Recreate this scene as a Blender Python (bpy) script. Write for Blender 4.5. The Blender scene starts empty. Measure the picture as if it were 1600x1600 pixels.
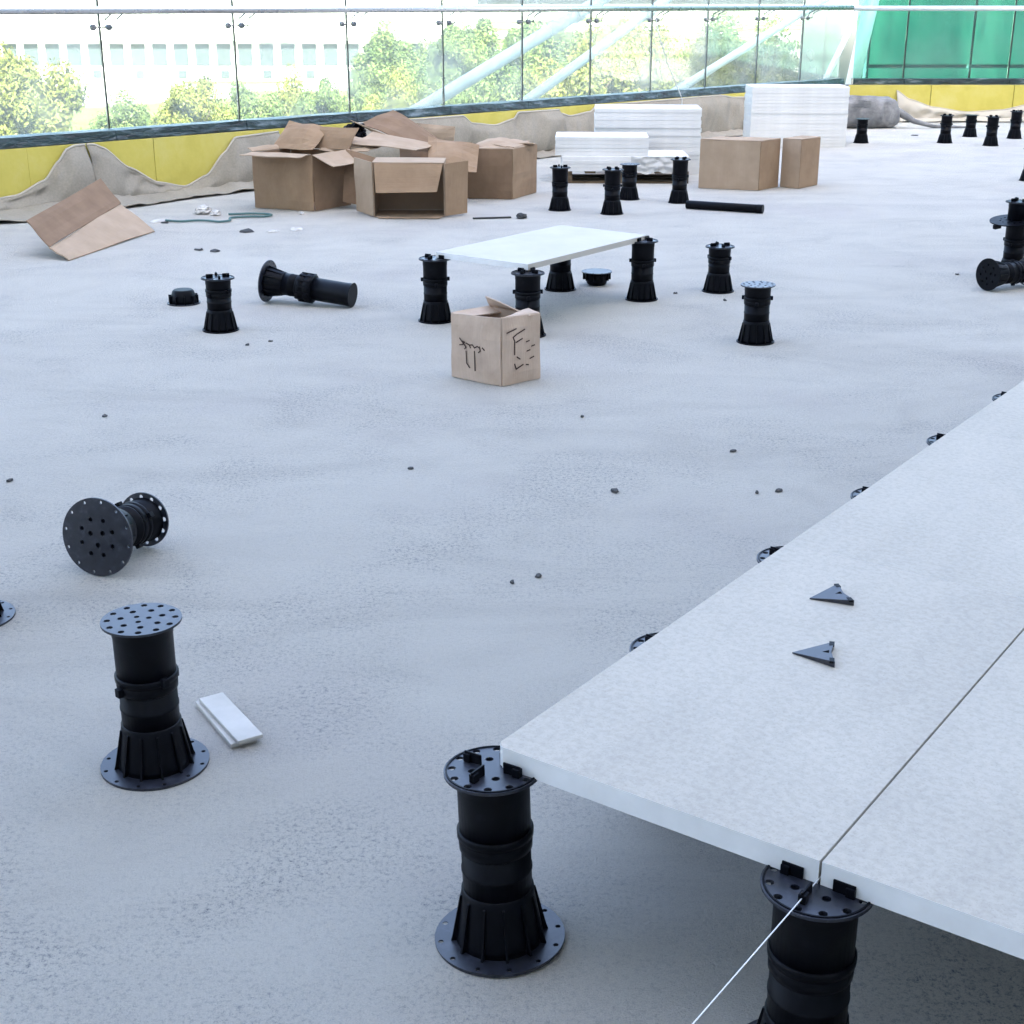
import bpy, bmesh, math, random
from mathutils import Vector, Matrix, noise
from mathutils.geometry import delaunay_2d_cdt
R = math.radians
rnd = random.Random(7)
scene = bpy.context.scene
col = scene.collection

# ------------------------------------------------------------------ camera
cam_d = bpy.data.cameras.new('camera')
cam_d.sensor_width = 36.0
cam_d.lens = 36.0 * 2180 / 1600
cam_d.clip_start = 0.05
cam_d.clip_end = 40000
cam = bpy.data.objects.new('camera', cam_d)
col.objects.link(cam)
cam.location = (0, 0, 1.6)
cam.rotation_euler = (R(90) - math.atan(794 / 2180), 0, 0)
scene.camera = cam

# ------------------------------------------------------------------ light
SUN_EL, SUN_AZ = 46.0, 162.0        # azimuth clockwise from +Y: behind the camera, to the right
world = bpy.data.worlds.new('World')
scene.world = world
world.use_nodes = True
wn = world.node_tree
sky = wn.nodes.new('ShaderNodeTexSky')
sky.sky_type = 'NISHITA'
sky.sun_disc = False
sky.sun_elevation = R(SUN_EL)
sky.sun_rotation = R(SUN_AZ)
sky.air_density = 0.8
sky.dust_density = 4.0
sky.ozone_density = 0.0
bg = wn.nodes['Background']
bg.inputs['Strength'].default_value = 0.13
wn.links.new(sky.outputs['Color'], bg.inputs['Color'])
sun_d = bpy.data.lights.new('sun', 'SUN')
sun_d.energy = 4.6
sun_d.angle = R(0.53)
sun_d.color = (1.0, 0.95, 0.86)
sun = bpy.data.objects.new('sun', sun_d)
col.objects.link(sun)
az, el = R(SUN_AZ), R(SUN_EL)
to_sun = Vector((math.sin(az) * math.cos(el), math.cos(az) * math.cos(el), math.sin(el)))
sun.rotation_euler = to_sun.to_track_quat('Z', 'Y').to_euler()
scene.view_settings.view_transform = 'Standard'
scene.view_settings.look = 'None'
scene.view_settings.gamma = 1.0
scene.view_settings.exposure = 3.33
scene.cycles.max_bounces = 10
scene.cycles.transparent_max_bounces = 24
scene.cycles.caustics_reflective = False
scene.cycles.caustics_refractive = False

# ------------------------------------------------------------------ materials
def mat(name, base, rough=0.6, spec=0.5, metal=0.0):
    m = bpy.data.materials.new(name)
    m.use_nodes = True
    b = m.node_tree.nodes['Principled BSDF']
    b.inputs['Base Color'].default_value = (*base, 1)
    b.inputs['Roughness'].default_value = rough
    b.inputs['Specular IOR Level'].default_value = spec
    b.inputs['Metallic'].default_value = metal
    return m

class N:
    """small node graph writer"""
    def __init__(s, m):
        s.t = m.node_tree; s.b = s.t.nodes['Principled BSDF']
        s.co = s.t.nodes.new('ShaderNodeTexCoord')
    def noise(s, scale, detail=4, rough=0.55, vec=None, dist=0.0, obj=True):
        n = s.t.nodes.new('ShaderNodeTexNoise')
        n.inputs['Scale'].default_value = scale
        n.inputs['Detail'].default_value = detail
        n.inputs['Roughness'].default_value = rough
        n.inputs['Distortion'].default_value = dist
        s.t.links.new(vec if vec is not None else s.co.outputs['Object'], n.inputs['Vector'])
        return n.outputs['Fac']
    def voro(s, scale, vec=None, rnd=1.0):
        n = s.t.nodes.new('ShaderNodeTexVoronoi')
        n.inputs['Scale'].default_value = scale
        n.inputs['Randomness'].default_value = rnd
        s.t.links.new(vec if vec is not None else s.co.outputs['Object'], n.inputs['Vector'])
        return n.outputs['Distance']
    def mapv(s, scale=(1, 1, 1), rot=(0, 0, 0)):
        n = s.t.nodes.new('ShaderNodeMapping')
        n.inputs['Scale'].default_value = scale
        n.inputs['Rotation'].default_value = rot
        s.t.links.new(s.co.outputs['Object'], n.inputs['Vector'])
        return n.outputs['Vector']
    def ramp(s, fac, stops):
        n = s.t.nodes.new('ShaderNodeValToRGB')
        el = n.color_ramp.elements
        el[0].position, el[0].color = stops[0][0], (*stops[0][1], 1)
        el[1].position, el[1].color = stops[-1][0], (*stops[-1][1], 1)
        for p, c in stops[1:-1]:
            e = el.new(p); e.color = (*c, 1)
        s.t.links.new(fac, n.inputs['Fac'])
        return n.outputs['Color']
    def mix(s, a, b, fac, mode='MIX'):
        n = s.t.nodes.new('ShaderNodeMix'); n.data_type = 'RGBA'; n.blend_type = mode
        for v, k in ((fac, 0), (a, 6), (b, 7)):
            if isinstance(v, (int, float)): n.inputs[k].default_value = v
            elif isinstance(v, tuple): n.inputs[k].default_value = (*v, 1)
            else: s.t.links.new(v, n.inputs[k])
        return n.outputs[2]
    def math(s, op, a, b=0.0):
        n = s.t.nodes.new('ShaderNodeMath'); n.operation = op
        for v, k in ((a, 0), (b, 1)):
            if isinstance(v, (int, float)): n.inputs[k].default_value = v
            else: s.t.links.new(v, n.inputs[k])
        return n.outputs[0]
    def color(s, c): s.t.links.new(c, s.b.inputs['Base Color'])
    def rough(s, f, lo, hi):
        n = s.t.nodes.new('ShaderNodeMapRange')
        n.inputs['To Min'].default_value = lo; n.inputs['To Max'].default_value = hi
        s.t.links.new(f, n.inputs['Value']); s.t.links.new(n.outputs[0], s.b.inputs['Roughness'])
    def bump(s, h, strength=0.3, dist=0.01):
        n = s.t.nodes.new('ShaderNodeBump')
        n.inputs['Strength'].default_value = strength
        n.inputs['Distance'].default_value = dist
        s.t.links.new(h, n.inputs['Height']); s.t.links.new(n.outputs['Normal'], s.b.inputs['Normal'])

M = {}
# sprayed / floated screed of the terrace
m = M['screed'] = mat('screed', (.5, .5, .5), .95, .08); g = N(m)
big = g.noise(0.45, 5, .6, dist=.8)
sweep = g.noise(1.1, 5, .62, vec=g.mapv((.62, 1.25, 1), (0, 0, R(38))), dist=2.4)
fine = g.noise(260, 4, .75)
patch = g.noise(1.7, 4, .6, dist=.5)
c = g.ramp(big, [(.3, (.67, .622, .54)), (.5, (.74, .69, .60)), (.72, (.79, .74, .645))])
c = g.mix(c, g.ramp(sweep, [(.32, (.60, .558, .486)), (.5, (.74, .69, .60)), (.7, (.81, .76, .66))]), .55)
c = g.mix(c, (.54, .475, .46), g.math('MULTIPLY', g.ramp(g.noise(.8, 2, .5, vec=g.mapv((1, 1, 1), (0, 0, 1.3))), [(.55, (0, 0, 0)), (.75, (1, 1, 1))]), .35))
c = g.mix(c, g.ramp(g.noise(330, 3, .8), [(.3, (.22, .215, .21)), (.5, (.48, .465, .44)), (.72, (.80, .78, .74))]), .30)
sp = g.ramp(g.noise(88, 8, .9), [(.515, (0, 0, 0)), (.575, (1, 1, 1))])
sp = g.math('ADD', sp, g.math('MULTIPLY', g.ramp(g.noise(46, 7, .85), [(.545, (0, 0, 0)), (.61, (1, 1, 1))]), .6))
pmask = g.ramp(patch, [(.38, (.14, .14, .14)), (.52, (.45, .45, .45)), (.64, (1, 1, 1))])
c = g.mix(c, (.20, .205, .22), g.math('MULTIPLY', g.math('MULTIPLY', sp, pmask), .80))
pit = g.ramp(g.voro(38), [(.0, (1, 1, 1)), (.13, (0, 0, 0))])
c = g.mix(c, (.13, .135, .15), g.math('MULTIPLY', g.math('MULTIPLY', pit, pmask), .25))
g.color(c)
hgt = g.math('ADD', g.math('MULTIPLY', fine, .8), g.math('MULTIPLY', g.noise(62, 5, .75), .9))
hgt = g.math('ADD', hgt, g.math('MULTIPLY', sweep, .7))
g.bump(hgt, 1.0, .016)

# porcelain slabs
m = M['slab'] = mat('slab', (.6, .6, .6), .6, .12); g = N(m)
a = g.noise(2.6, 6, .62, vec=g.mapv((1, .45, 1), (0, 0, R(18))), dist=.6)
c = g.ramp(a, [(.26, (.35, .318, .268)), (.5, (.43, .392, .332)), (.74, (.495, .452, .385))])
c = g.mix(c, g.ramp(g.noise(70, 3, .6), [(.35, (.34, .312, .268)), (.6, (.51, .47, .405))]), .3)
g.color(c); g.rough(a, .5, .68)
c = g.mix(c, (.20, .19, .175), g.math('MULTIPLY', g.ramp(g.noise(190, 5, .9), [(.54, (0, 0, 0)), (.62, (1, 1, 1))]), .35)); g.color(c)
g.bump(g.noise(120, 3, .6), .12, .002)
m = M['slab_white'] = mat('slab_white', (.74, .74, .74), .6, .4); g = N(m)
g.color(g.ramp(g.noise(3.0, 5, .6), [(.3, (.44, .405, .35)), (.7, (.52, .48, .42))]))
m = M['slab_body'] = mat('slab_body', (.8, .8, .79), .7, .3); g = N(m)
g.color(g.ramp(g.noise(12.0, 4, .6), [(.3, (.74, .735, .72)), (.7, (.83, .83, .82))]))
m = M['stack_white'] = mat('stack_white', (.8, .8, .79), .7, .3); g = N(m)
g.color(g.ramp(g.noise(4.0, 5, .6), [(.3, (.68, .665, .64)), (.7, (.80, .785, .76))]))
m = M['slab_side'] = mat('slab_side', (.72, .72, .72), .7, .3); g = N(m)
g.color(g.ramp(g.noise(9.0, 4, .6), [(.3, (.40, .38, .345)), (.7, (.50, .475, .435))]))

# black polypropylene
m = M['plastic'] = mat('plastic', (.006, .0065, .009), .38, .11); g = N(m)
d = g.noise(22, 4, .65)
g.color(g.ramp(d, [(.35, (.0014, .0016, .003)), (.62, (.003, .0035, .006)), (.88, (.016, .018, .024))]))
g.rough(d, .30, .55)
g.bump(g.noise(240, 2, .5), .08, .001)

m = M['plastic_sheen'] = mat('plastic_sheen', (.02, .022, .03), .3, .65); g = N(m)  # paler, glossier black: sky sheen on plates and wedges put into the colour
d = g.noise(30, 4, .65)
g.color(g.ramp(d, [(.3, (.006, .007, .011)), (.55, (.015, .017, .026)), (.8, (.05, .055, .072))]))
g.rough(d, .26, .5)
def cardboard(name, lo, hi):
    m = M[name] = mat(name, hi, .85, .15); g = N(m)
    a = g.noise(5, 5, .6); cor = g.noise(3.0, 2, .4, vec=g.mapv((1, 60, 1)))
    c = g.ramp(a, [(.3, lo), (.7, hi)])
    c = g.mix(c, tuple(x * .82 for x in lo), g.math('MULTIPLY', cor, .35))
    st = g.ramp(g.noise(1.9, 3, .5), [(.6, (0, 0, 0)), (.72, (1, 1, 1))])
    c = g.mix(c, tuple(x * .7 for x in lo), g.math('MULTIPLY', st, .4))
    g.color(c); g.bump(g.math('ADD', a, cor), .25, .004)
cardboard('card', (.28, .185, .115), (.38, .26, .165))
cardboard('card_red', (.21, .135, .085), (.28, .185, .12))
cardboard('card_pale', (.37, .27, .185), (.47, .35, .25))
cardboard('card_inside', (.34, .24, .16), (.40, .28, .19))
cardboard('paper_box', (.46, .345, .26), (.64, .50, .395))
M['ink'] = mat('ink', (.075, .05, .042), .85, .1)
# grey non-woven felt
m = M['felt'] = mat('felt', (.34, .32, .28), .95, .1); g = N(m)
a = g.noise(3.2, 5, .6)
c = g.ramp(a, [(.25, (.26, .232, .188)), (.5, (.305, .272, .222)), (.78, (.345, .31, .255))])
c = g.mix(c, g.ramp(g.noise(60, 2, .5), [(.3, (.25, .225, .185)), (.7, (.40, .36, .30))]), .35)
g.color(c); g.bump(g.noise(90, 3, .6), .25, .004)
m = M['felt_hem'] = mat('felt_hem', (.50, .455, .385), .9, .1)
m = M['tarp'] = mat('tarp', (.22, .22, .23), .8, .2); g = N(m)
g.color(g.ramp(g.noise(6, 5, .6), [(.3, (.14, .14, .145)), (.7, (.30, .295, .29))])); g.bump(g.noise(9, 4, .6), .8, .03)
m = M['yellow'] = mat('yellow', (.60, .46, .05), .7, .3); g = N(m)
g.color(g.ramp(g.noise(2.2, 5, .65), [(.25, (.54, .45, .085)), (.5, (.63, .535, .12)), (.8, (.69, .61, .22))])); g.bump(g.noise(20, 3, .5), .2, .01)
m = M['concrete'] = mat('concrete', (.4, .4, .39), .9, .2); g = N(m)
g.color(g.ramp(g.noise(3, 6, .65), [(.3, (.33, .33, .33)), (.7, (.47, .465, .46))])); g.bump(g.noise(40, 4, .6), .3, .01)
m = M['channel'] = mat('channel', (.012, .03, .032), .25, .6); g = N(m)
w = g.noise(3.2, 4, .6, vec=g.mapv((1, 1, 4)))
g.color(g.ramp(w, [(.35, (.006, .014, .016)), (.56, (.02, .05, .052)), (.72, (.20, .25, .28))])); g.rough(w, .18, .5); g.bump(g.noise(7, 3, .6, vec=g.mapv((1, 1, 3))), 1.0, .03)
M['gasket'] = mat('gasket', (.03, .036, .034), .5)
m = M['steel'] = mat('steel', (.62, .62, .63), .28, .5, 1.0); g = N(m); g.rough(g.noise(9, 3, .5), .2, .36)
m = M['steel_dark'] = mat('steel_dark', (.22, .22, .23), .35, .5, 1.0)
m = M['white_paint'] = mat('white_paint', (.78, .80, .80), .4, .5); g = N(m)
g.color(g.ramp(g.noise(4, 4, .6), [(.3, (.70, .73, .73)), (.7, (.80, .81, .81))]))
m = M['cord'] = mat('cord', (.75, .75, .74), .7)
m = M['hose'] = mat('hose', (.07, .15, .14), .45)
m = M['litter'] = mat('litter', (.55, .52, .48), .9, .1); g = N(m); g.color(g.ramp(g.noise(12, 4, .6), [(.3, (.38, .34, .31)), (.7, (.68, .66, .62))]))
m = M['litter_dark'] = mat('litter_dark', (.06, .06, .06), .8, .2)
m = M['wood'] = mat('wood', (.12, .085, .055), .85, .15); g = N(m); g.color(g.ramp(g.noise(6, 5, .6, vec=g.mapv((1, 9, 9))), [(.3, (.05, .037, .025)), (.7, (.20, .145, .095))]))

def glass(name, tint, haze, hazecol=(.8, .82, .8)):  # pale diffuse share imitates haze and glare over the view outside
    m = bpy.data.materials.new(name); m.use_nodes = True
    t = m.node_tree; out = t.nodes['Material Output']; t.nodes.remove(t.nodes['Principled BSDF'])
    tr = t.nodes.new('ShaderNodeBsdfTransparent'); tr.inputs[0].default_value = (*tint, 1)
    gl = t.nodes.new('ShaderNodeBsdfGlossy'); gl.inputs['Roughness'].default_value = .03
    df = t.nodes.new('ShaderNodeBsdfDiffuse'); df.inputs[0].default_value = (*hazecol, 1)
    fr = t.nodes.new('ShaderNodeFresnel'); fr.inputs[0].default_value = 1.45
    mr = t.nodes.new('ShaderNodeMath'); mr.operation = 'MULTIPLY'; mr.inputs[1].default_value = .14
    t.links.new(fr.outputs[0], mr.inputs[0])
    m1 = t.nodes.new('ShaderNodeMixShader'); m2 = t.nodes.new('ShaderNodeMixShader')
    co = t.nodes.new('ShaderNodeTexCoord'); nz = t.nodes.new('ShaderNodeTexNoise')
    nz.inputs['Scale'].default_value = 1.7; nz.inputs['Detail'].default_value = 5
    t.links.new(co.outputs['Object'], nz.inputs['Vector'])
    mp = t.nodes.new('ShaderNodeMapRange'); mp.inputs['From Min'].default_value = .3; mp.inputs['From Max'].default_value = .7
    mp.inputs['To Min'].default_value = haze * .4; mp.inputs['To Max'].default_value = haze * 1.6
    t.links.new(nz.outputs['Fac'], mp.inputs['Value'])
    t.links.new(mp.outputs[0], m1.inputs['Fac']); t.links.new(tr.outputs[0], m1.inputs[1]); t.links.new(df.outputs[0], m1.inputs[2])
    t.links.new(mr.outputs[0], m2.inputs['Fac']); t.links.new(m1.outputs[0], m2.inputs[1]); t.links.new(gl.outputs[0], m2.inputs[2])
    t.links.new(m2.outputs[0], out.inputs['Surface'])
    M[name] = m
glass('glass', (.91, .98, .945), .20, (.86, .92, .88))
glass('glass_green', (.62, .90, .80), .05)

# ------------------------------------------------------------------ helpers
def tag(o, label=None, cat=None, group=None, kind=None):
    if label: o['label'] = label
    if cat: o['category'] = cat
    if group: o['group'] = group
    if kind: o['kind'] = kind
    return o
def empty(name, loc=(0, 0, 0), rot=(0, 0, 0), label=None, cat=None, group=None):
    o = bpy.data.objects.new(name, None); col.objects.link(o)
    o.empty_display_size = .1
    o.location = loc; o.rotation_euler = rot
    return tag(o, label, cat, group)
def link(name, me, parent=None, loc=(0, 0, 0), rot=(0, 0, 0)):
    o = bpy.data.objects.new(name, me); col.objects.link(o)
    o.parent = parent; o.location = loc; o.rotation_euler = rot
    return o

class MB:
    def __init__(s): s.v, s.f, s.sm = [], [], []
    def add(s, vs, fs, smooth=False):
        k = len(s.v); s.v += [tuple(v) for v in vs]
        s.f += [tuple(i + k for i in f) for f in fs]; s.sm += [smooth] * len(fs)
        return s
    def box(s, x0, x1, y0, y1, z0, z1, mtx=None):
        vs = [Vector((x, y, z)) for z in (z0, z1) for y in (y0, y1) for x in (x0, x1)]
        if mtx: vs = [mtx @ v for v in vs]
        return s.add(vs, [(0, 2, 3, 1), (4, 5, 7, 6), (0, 1, 5, 4), (2, 6, 7, 3), (0, 4, 6, 2), (1, 3, 7, 5)])
    def hexa(s, q0, q1):       # two quads, bottom then top
        return s.add(list(q0) + list(q1), [(3, 2, 1, 0), (4, 5, 6, 7), (0, 1, 5, 4), (1, 2, 6, 5), (2, 3, 7, 6), (3, 0, 4, 7)])
    def lathe(s, prof, seg=32, smooth=True, cap=True):
        k = len(s.v); n = len(prof)
        vs = [(r * math.cos(2 * math.pi * i / seg), r * math.sin(2 * math.pi * i / seg), z) for r, z in prof for i in range(seg)]
        fs = [(j * seg + i, j * seg + (i + 1) % seg, (j + 1) * seg + (i + 1) % seg, (j + 1) * seg + i) for j in range(n - 1) for i in range(seg)]
        s.add(vs, fs, smooth)
        if cap:
            s.f += [tuple(k + i for i in reversed(range(seg))), tuple(k + (n - 1) * seg + i for i in range(seg))]; s.sm += [False, False]
        return s
    def tube(s, pts, r, seg=8, cap=True):
        pts = [Vector(p) for p in pts]; k = len(s.v); n = len(pts); vs = []
        for j, p in enumerate(pts):
            d = (pts[min(j + 1, n - 1)] - pts[max(j - 1, 0)]).normalized()
            up = Vector((0, 0, 1)) if abs(d.z) < .9 else Vector((1, 0, 0))
            a = d.cross(up).normalized(); b = a.cross(d)
            rr = r[j] if isinstance(r, (list, tuple)) else r
            vs += [p + (a * math.cos(2 * math.pi * i / seg) + b * math.sin(2 * math.pi * i / seg)) * rr for i in range(seg)]
        s.add(vs, [(j * seg + i, (j + 1) * seg + i, (j + 1) * seg + (i + 1) % seg, j * seg + (i + 1) % seg) for j in range(n - 1) for i in range(seg)], True)
        if cap:
            s.f += [tuple(k + i for i in range(seg)), tuple(k + (n - 1) * seg + i for i in reversed(range(seg)))]; s.sm += [False, False]
        return s
    def mesh(s, name, m, bevel=0.0):
        me = bpy.data.meshes.new(name); me.from_pydata(s.v, [], s.f); me.update()
        me.polygons.foreach_set('use_smooth', s.sm)
        bm = bmesh.new(); bm.from_mesh(me)
        bmesh.ops.recalc_face_normals(bm, faces=bm.faces)
        if bevel:
            es = [e for e in bm.edges if len(e.link_faces) == 2 and e.calc_face_angle(0) > .6]
            bmesh.ops.bevel(bm, geom=es, offset=bevel, segments=2, profile=.6, affect='EDGES', clamp_overlap=True)
        bm.to_mesh(me); bm.free()
        if isinstance(m, str): m = M[m]
        me.materials.append(m)
        return me
    def build(s, name, m, parent=None, loc=(0, 0, 0), rot=(0, 0, 0), bevel=0.0):
        return link(name, s.mesh(name, m, bevel), parent, loc, rot)

def holed_plate(radius, holes, th, seg=44, notch=0):
    """flat disc with round holes, thickness th, bottom at z = 0"""
    pts, edges = [], []
    def ring(cx, cy, r, n, f=None):
        k = len(pts)
        for i in range(n):
            a = 2 * math.pi * i / n
            rr = r if f is None else r * f(a)
            pts.append(Vector((cx + rr * math.cos(a), cy + rr * math.sin(a))))
        for i in range(n): edges.append((k + i, k + (i + 1) % n))
    ring(0, 0, radius, seg)
    for (x, y, r) in holes: ring(x, y, r, 10)
    vc, ec, fc, _, _, _ = delaunay_2d_cdt(pts, edges, [], 1, 1e-6)
    keep = []
    for f in fc:
        cx = sum(vc[i].x for i in f) / len(f); cy = sum(vc[i].y for i in f) / len(f)
        if all((cx - x) ** 2 + (cy - y) ** 2 > (r * .93) ** 2 for x, y, r in holes): keep.append(tuple(f))
    n = len(vc)
    vs = [(v.x, v.y, 0) for v in vc] + [(v.x, v.y, th) for v in vc]
    fs = [tuple(reversed(f)) for f in keep] + [tuple(i + n for i in f) for f in keep]
    cnt = {}
    for f in keep:
        for i in range(len(f)):
            a, b = f[i], f[(i + 1) % len(f)]
            cnt[(a, b)] = 1
    for (a, b) in cnt:
        if (b, a) not in cnt: fs.append((a, b, b + n, a + n))
    mb = MB(); mb.add(vs, fs); return mb

# ------------------------------------------------------------------ setting
A2 = Vector((-4.113, 11.564)); U2 = Vector((.683, .730)).normalized(); N2 = Vector((U2.y, -U2.x))
def W(s, o, z):            # along the oblique parapet, out from it towards the terrace, up
    p = A2 + U2 * s + N2 * o
    return Vector((p.x, p.y, z))
S_END = 13.07
B2 = A2 + U2 * S_END
YR = B2.y                  # the parapet on the right runs parallel to X

poly = [(-10.3, -4.0), (16, -4.0), (16, YR + .2), (B2.x + .05, YR + .2), tuple(A2 + U2 * -9.05 - N2 * .15)]
mb = MB(); k = len(poly)
mb.add([(x, y, 0) for x, y in poly] + [(x, y, -6.2) for x, y in poly],
       [tuple(range(k)), tuple(range(2 * k - 1, k - 1, -1))] + [(i, i + k, (i + 1) % k + k, (i + 1) % k) for i in range(k)])
tag(mb.build('terrace_floor', 'screed'), kind='structure')

m = M['plaza'] = mat('plaza', (.5, .48, .44), .9, .2); g = N(m)
pav = g.ramp(g.noise(.06, 5, .6), [(.3, (.40, .39, .36)), (.7, (.52, .50, .46))])
lawn = g.ramp(g.noise(.5, 6, .7), [(.3, (.05, .07, .02)), (.5, (.085, .11, .03)), (.7, (.13, .145, .05))])
msk = g.ramp(g.noise(.035, 2, .45, vec=g.mapv((1, .5, 1))), [(.50, (0, 0, 0)), (.53, (1, 1, 1))])
g.color(g.mix(lawn, pav, msk))
mb = MB(); mb.add([(-15000, -300, -6.2), (15000, -300, -6.2), (15000, 30000, -6.2), (-15000, 30000, -6.2)], [(0, 1, 2, 3)])
ground = mb.build('ground', 'plaza'); ground.location.z = -.05; tag(ground, kind='structure')

# ------------------------------------------------------------------ the building at the back of the terrace (casts the shade)
M['render'] = mat('render', (.80, .79, .77), .85, .2)
M['pane'] = mat('pane', (.03, .04, .05), .08, .6)
bld = empty('building', (0, -4.05, 0), label='tall pale rendered building behind the viewer at the back of the terrace', cat='building')
mb = MB(); mb.box(-55, 60, -14, 0, -6.2, 40); mb.build('wall', 'render', bld)
MB().box(-9, 12, .0, 2.9, 2.75, 3.0).build('shade_slab', 'render', bld)  # unseen slab added overhead to darken the near floor
wing = empty('building', (16.2, 6, 0), label='unseen side wing added right of the terrace to block low sky and its reflections', cat='building')  # added out of view to keep bright low sky out of the glass
MB().box(0, 12, -10, 13, -6.2, 20).build('wall', 'render', wing)
pane_me_w = MB().box(-.03, .03, -.9, .9, 0, 2.1).mesh('window', 'pane', 0)
for fl in range(3):
    for i in range(4): link('window', pane_me_w, wing, (0, -7 + i * 4.6, .5 + fl * 3.5))
pane_me = MB().box(-.9, .9, -.03, .03, 0, 2.1).mesh('window', 'pane', 0)
for fl in range(11):
    for i in range(24):
        link('window', pane_me, bld, (-52 + i * 4.6, .0, .5 + fl * 3.5))

# ------------------------------------------------------------------ parapet and glass balustrade
JOINTS = [-2.8, -1.5, -.22, 1.05, 2.42, 3.76, 5.06, 6.28, 7.45, 8.6, 9.75, 10.9, 12.0, S_END - .03]
par = empty('parapet_wall', W(0, 0, 0), label='low oblique parapet upstand faced with yellow insulation board below the glass', cat='wall')
def rel(o, p): return Vector(p) - o.location
def wallbox(mb, s0, s1, o0, o1, z0, z1, org=Vector((0, 0, 0))):
    q = [(s0, o1), (s1, o1), (s1, o0), (s0, o0)]
    return mb.hexa([W(s, o, z0) - org for s, o in q], [W(s, o, z1) - org for s, o in q])
org = par.location
mb = MB(); wallbox(mb, -9, S_END + .1, -.24, -.002, -.05, .5, org); mb.build('upstand', 'concrete', par)
s = -3.4
while s < S_END - .1:
    e_ = min(s + 1.2, S_END - .02)
    mb = MB(); wallbox(mb, s + .0012, e_ - .0012, .0, .03 + rnd.uniform(-.003, .004), .004, .497, org)
    mb.build('insulation_board', 'yellow', par, bevel=.004); s += 1.2
bal = empty('glass_balustrade', W(0, 0, .5), label='long clear glass balustrade with round steel handrail along the oblique parapet', cat='balustrade')
org = bal.location
hr = None
pts = [W(-3.4, .10, 1.55) - org, W(S_END - .12, .10, 1.55) - org]
hr = MB().tube(pts, .032, 16).build('handrail', 'steel', bal)
disc_me = MB().lathe([(.0255, 0), (.0255, .03), (.02, .034)], 14).mesh('disc', 'steel_dark')
ang = math.atan2(N2.y, N2.x)
for j in range(len(JOINTS) - 1):
    a, b = JOINTS[j], JOINTS[j + 1]
    mb = MB(); wallbox(mb, a + .008, b - .008, -.10, -.085, .55, 1.80, org); mb.build('glass_panel', 'glass', bal)
    mb = MB()
    n = 9
    for i in range(n):       # slightly uneven film-wrapped clamp rail
        s0 = a + .003 + (b - a - .006) * i / n; s1 = a + .003 + (b - a - .006) * (i + 1) / n
        t0 = .012 * noise.noise((s0 * 2.3, 0, 1)); t1 = .012 * noise.noise((s1 * 2.3, 0, 1))
        q = lambda t, sx, o, z: W(sx, o + t * .6, z + t) - org
        mb.hexa([q(t0, s0, .02, .505), q(t1, s1, .02, .505), W(s1, -.15, .502) - org, W(s0, -.15, .502) - org],
                [q(t0, s0, .005, .585), q(t1, s1, .005, .585), W(s1, -.15, .59) - org, W(s0, -.15, .59) - org])
    mb.build('clamp_rail', 'channel', bal)
for j, s in enumerate(JOINTS[1:-1]):
    mb = MB(); wallbox(mb, s - .0075, s + .0075, -.102, -.083, .592, 1.80, org); mb.build('gasket', 'gasket', bal)
    for ds in (-.075, .075):
        d = link('disc', disc_me, hr, W(s + ds, -.083, 1.415) - org, (0, R(90), ang))
    MB().tube([W(s - .10, -.045, 1.415) - org, W(s + .13, -.045, 1.415) - org], .006, 8).build('bracket_rod', 'steel_dark', hr)
    for ds in (.02, .13):
        MB().tube([W(s + ds, -.045, 1.41) - org, W(s + ds, -.02, 1.48) - org, W(s + ds, .09, 1.53) - org], .008, 8).build('bracket_arm', 'steel_dark', hr)

# right hand parapet, parallel to X
X0 = B2.x
par2 = empty('parapet_wall', (X0, YR, 0), label='far straight parapet upstand with yellow boards below the green glass', cat='wall')
mb = MB(); mb.box(.1, 11, .002, .24, -.05, .5); mb.build('upstand', 'concrete', par2)
for i in range(9):
    mb = MB(); mb.box(.06 + i * 1.2, .06 + i * 1.2 + 1.192, -.03 - rnd.uniform(0, .005), 0, .004, .497); mb.build('insulation_board', 'yellow', par2, bevel=.004)
bal2 = empty('glass_balustrade', (X0, YR, .5), label='green tinted glass balustrade with white rail at the far right', cat='balustrade')
MB().tube([(.02, -.08, 1.04), (11, -.08, 1.04)], .034, 16).build('handrail', 'white_paint', bal2)
xs = [.12, .86, 2.38, 3.9, 5.4, 6.9, 8.4, 9.9]
for a, b in zip(xs[:-1], xs[1:]):
    MB().box(a + .012, b - .012, .085, .10, .06, 1.3).build('glass_panel', 'glass_green', bal2)
    MB().box(a + .003, b - .003, .0, .15, .004, .085).build('clamp_rail', 'channel', bal2, bevel=.006)
for x in xs[1:-1]:
    MB().box(x - .011, x + .011, .078, .105, .09, 1.3).build('gasket', 'gasket', bal2)
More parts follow.
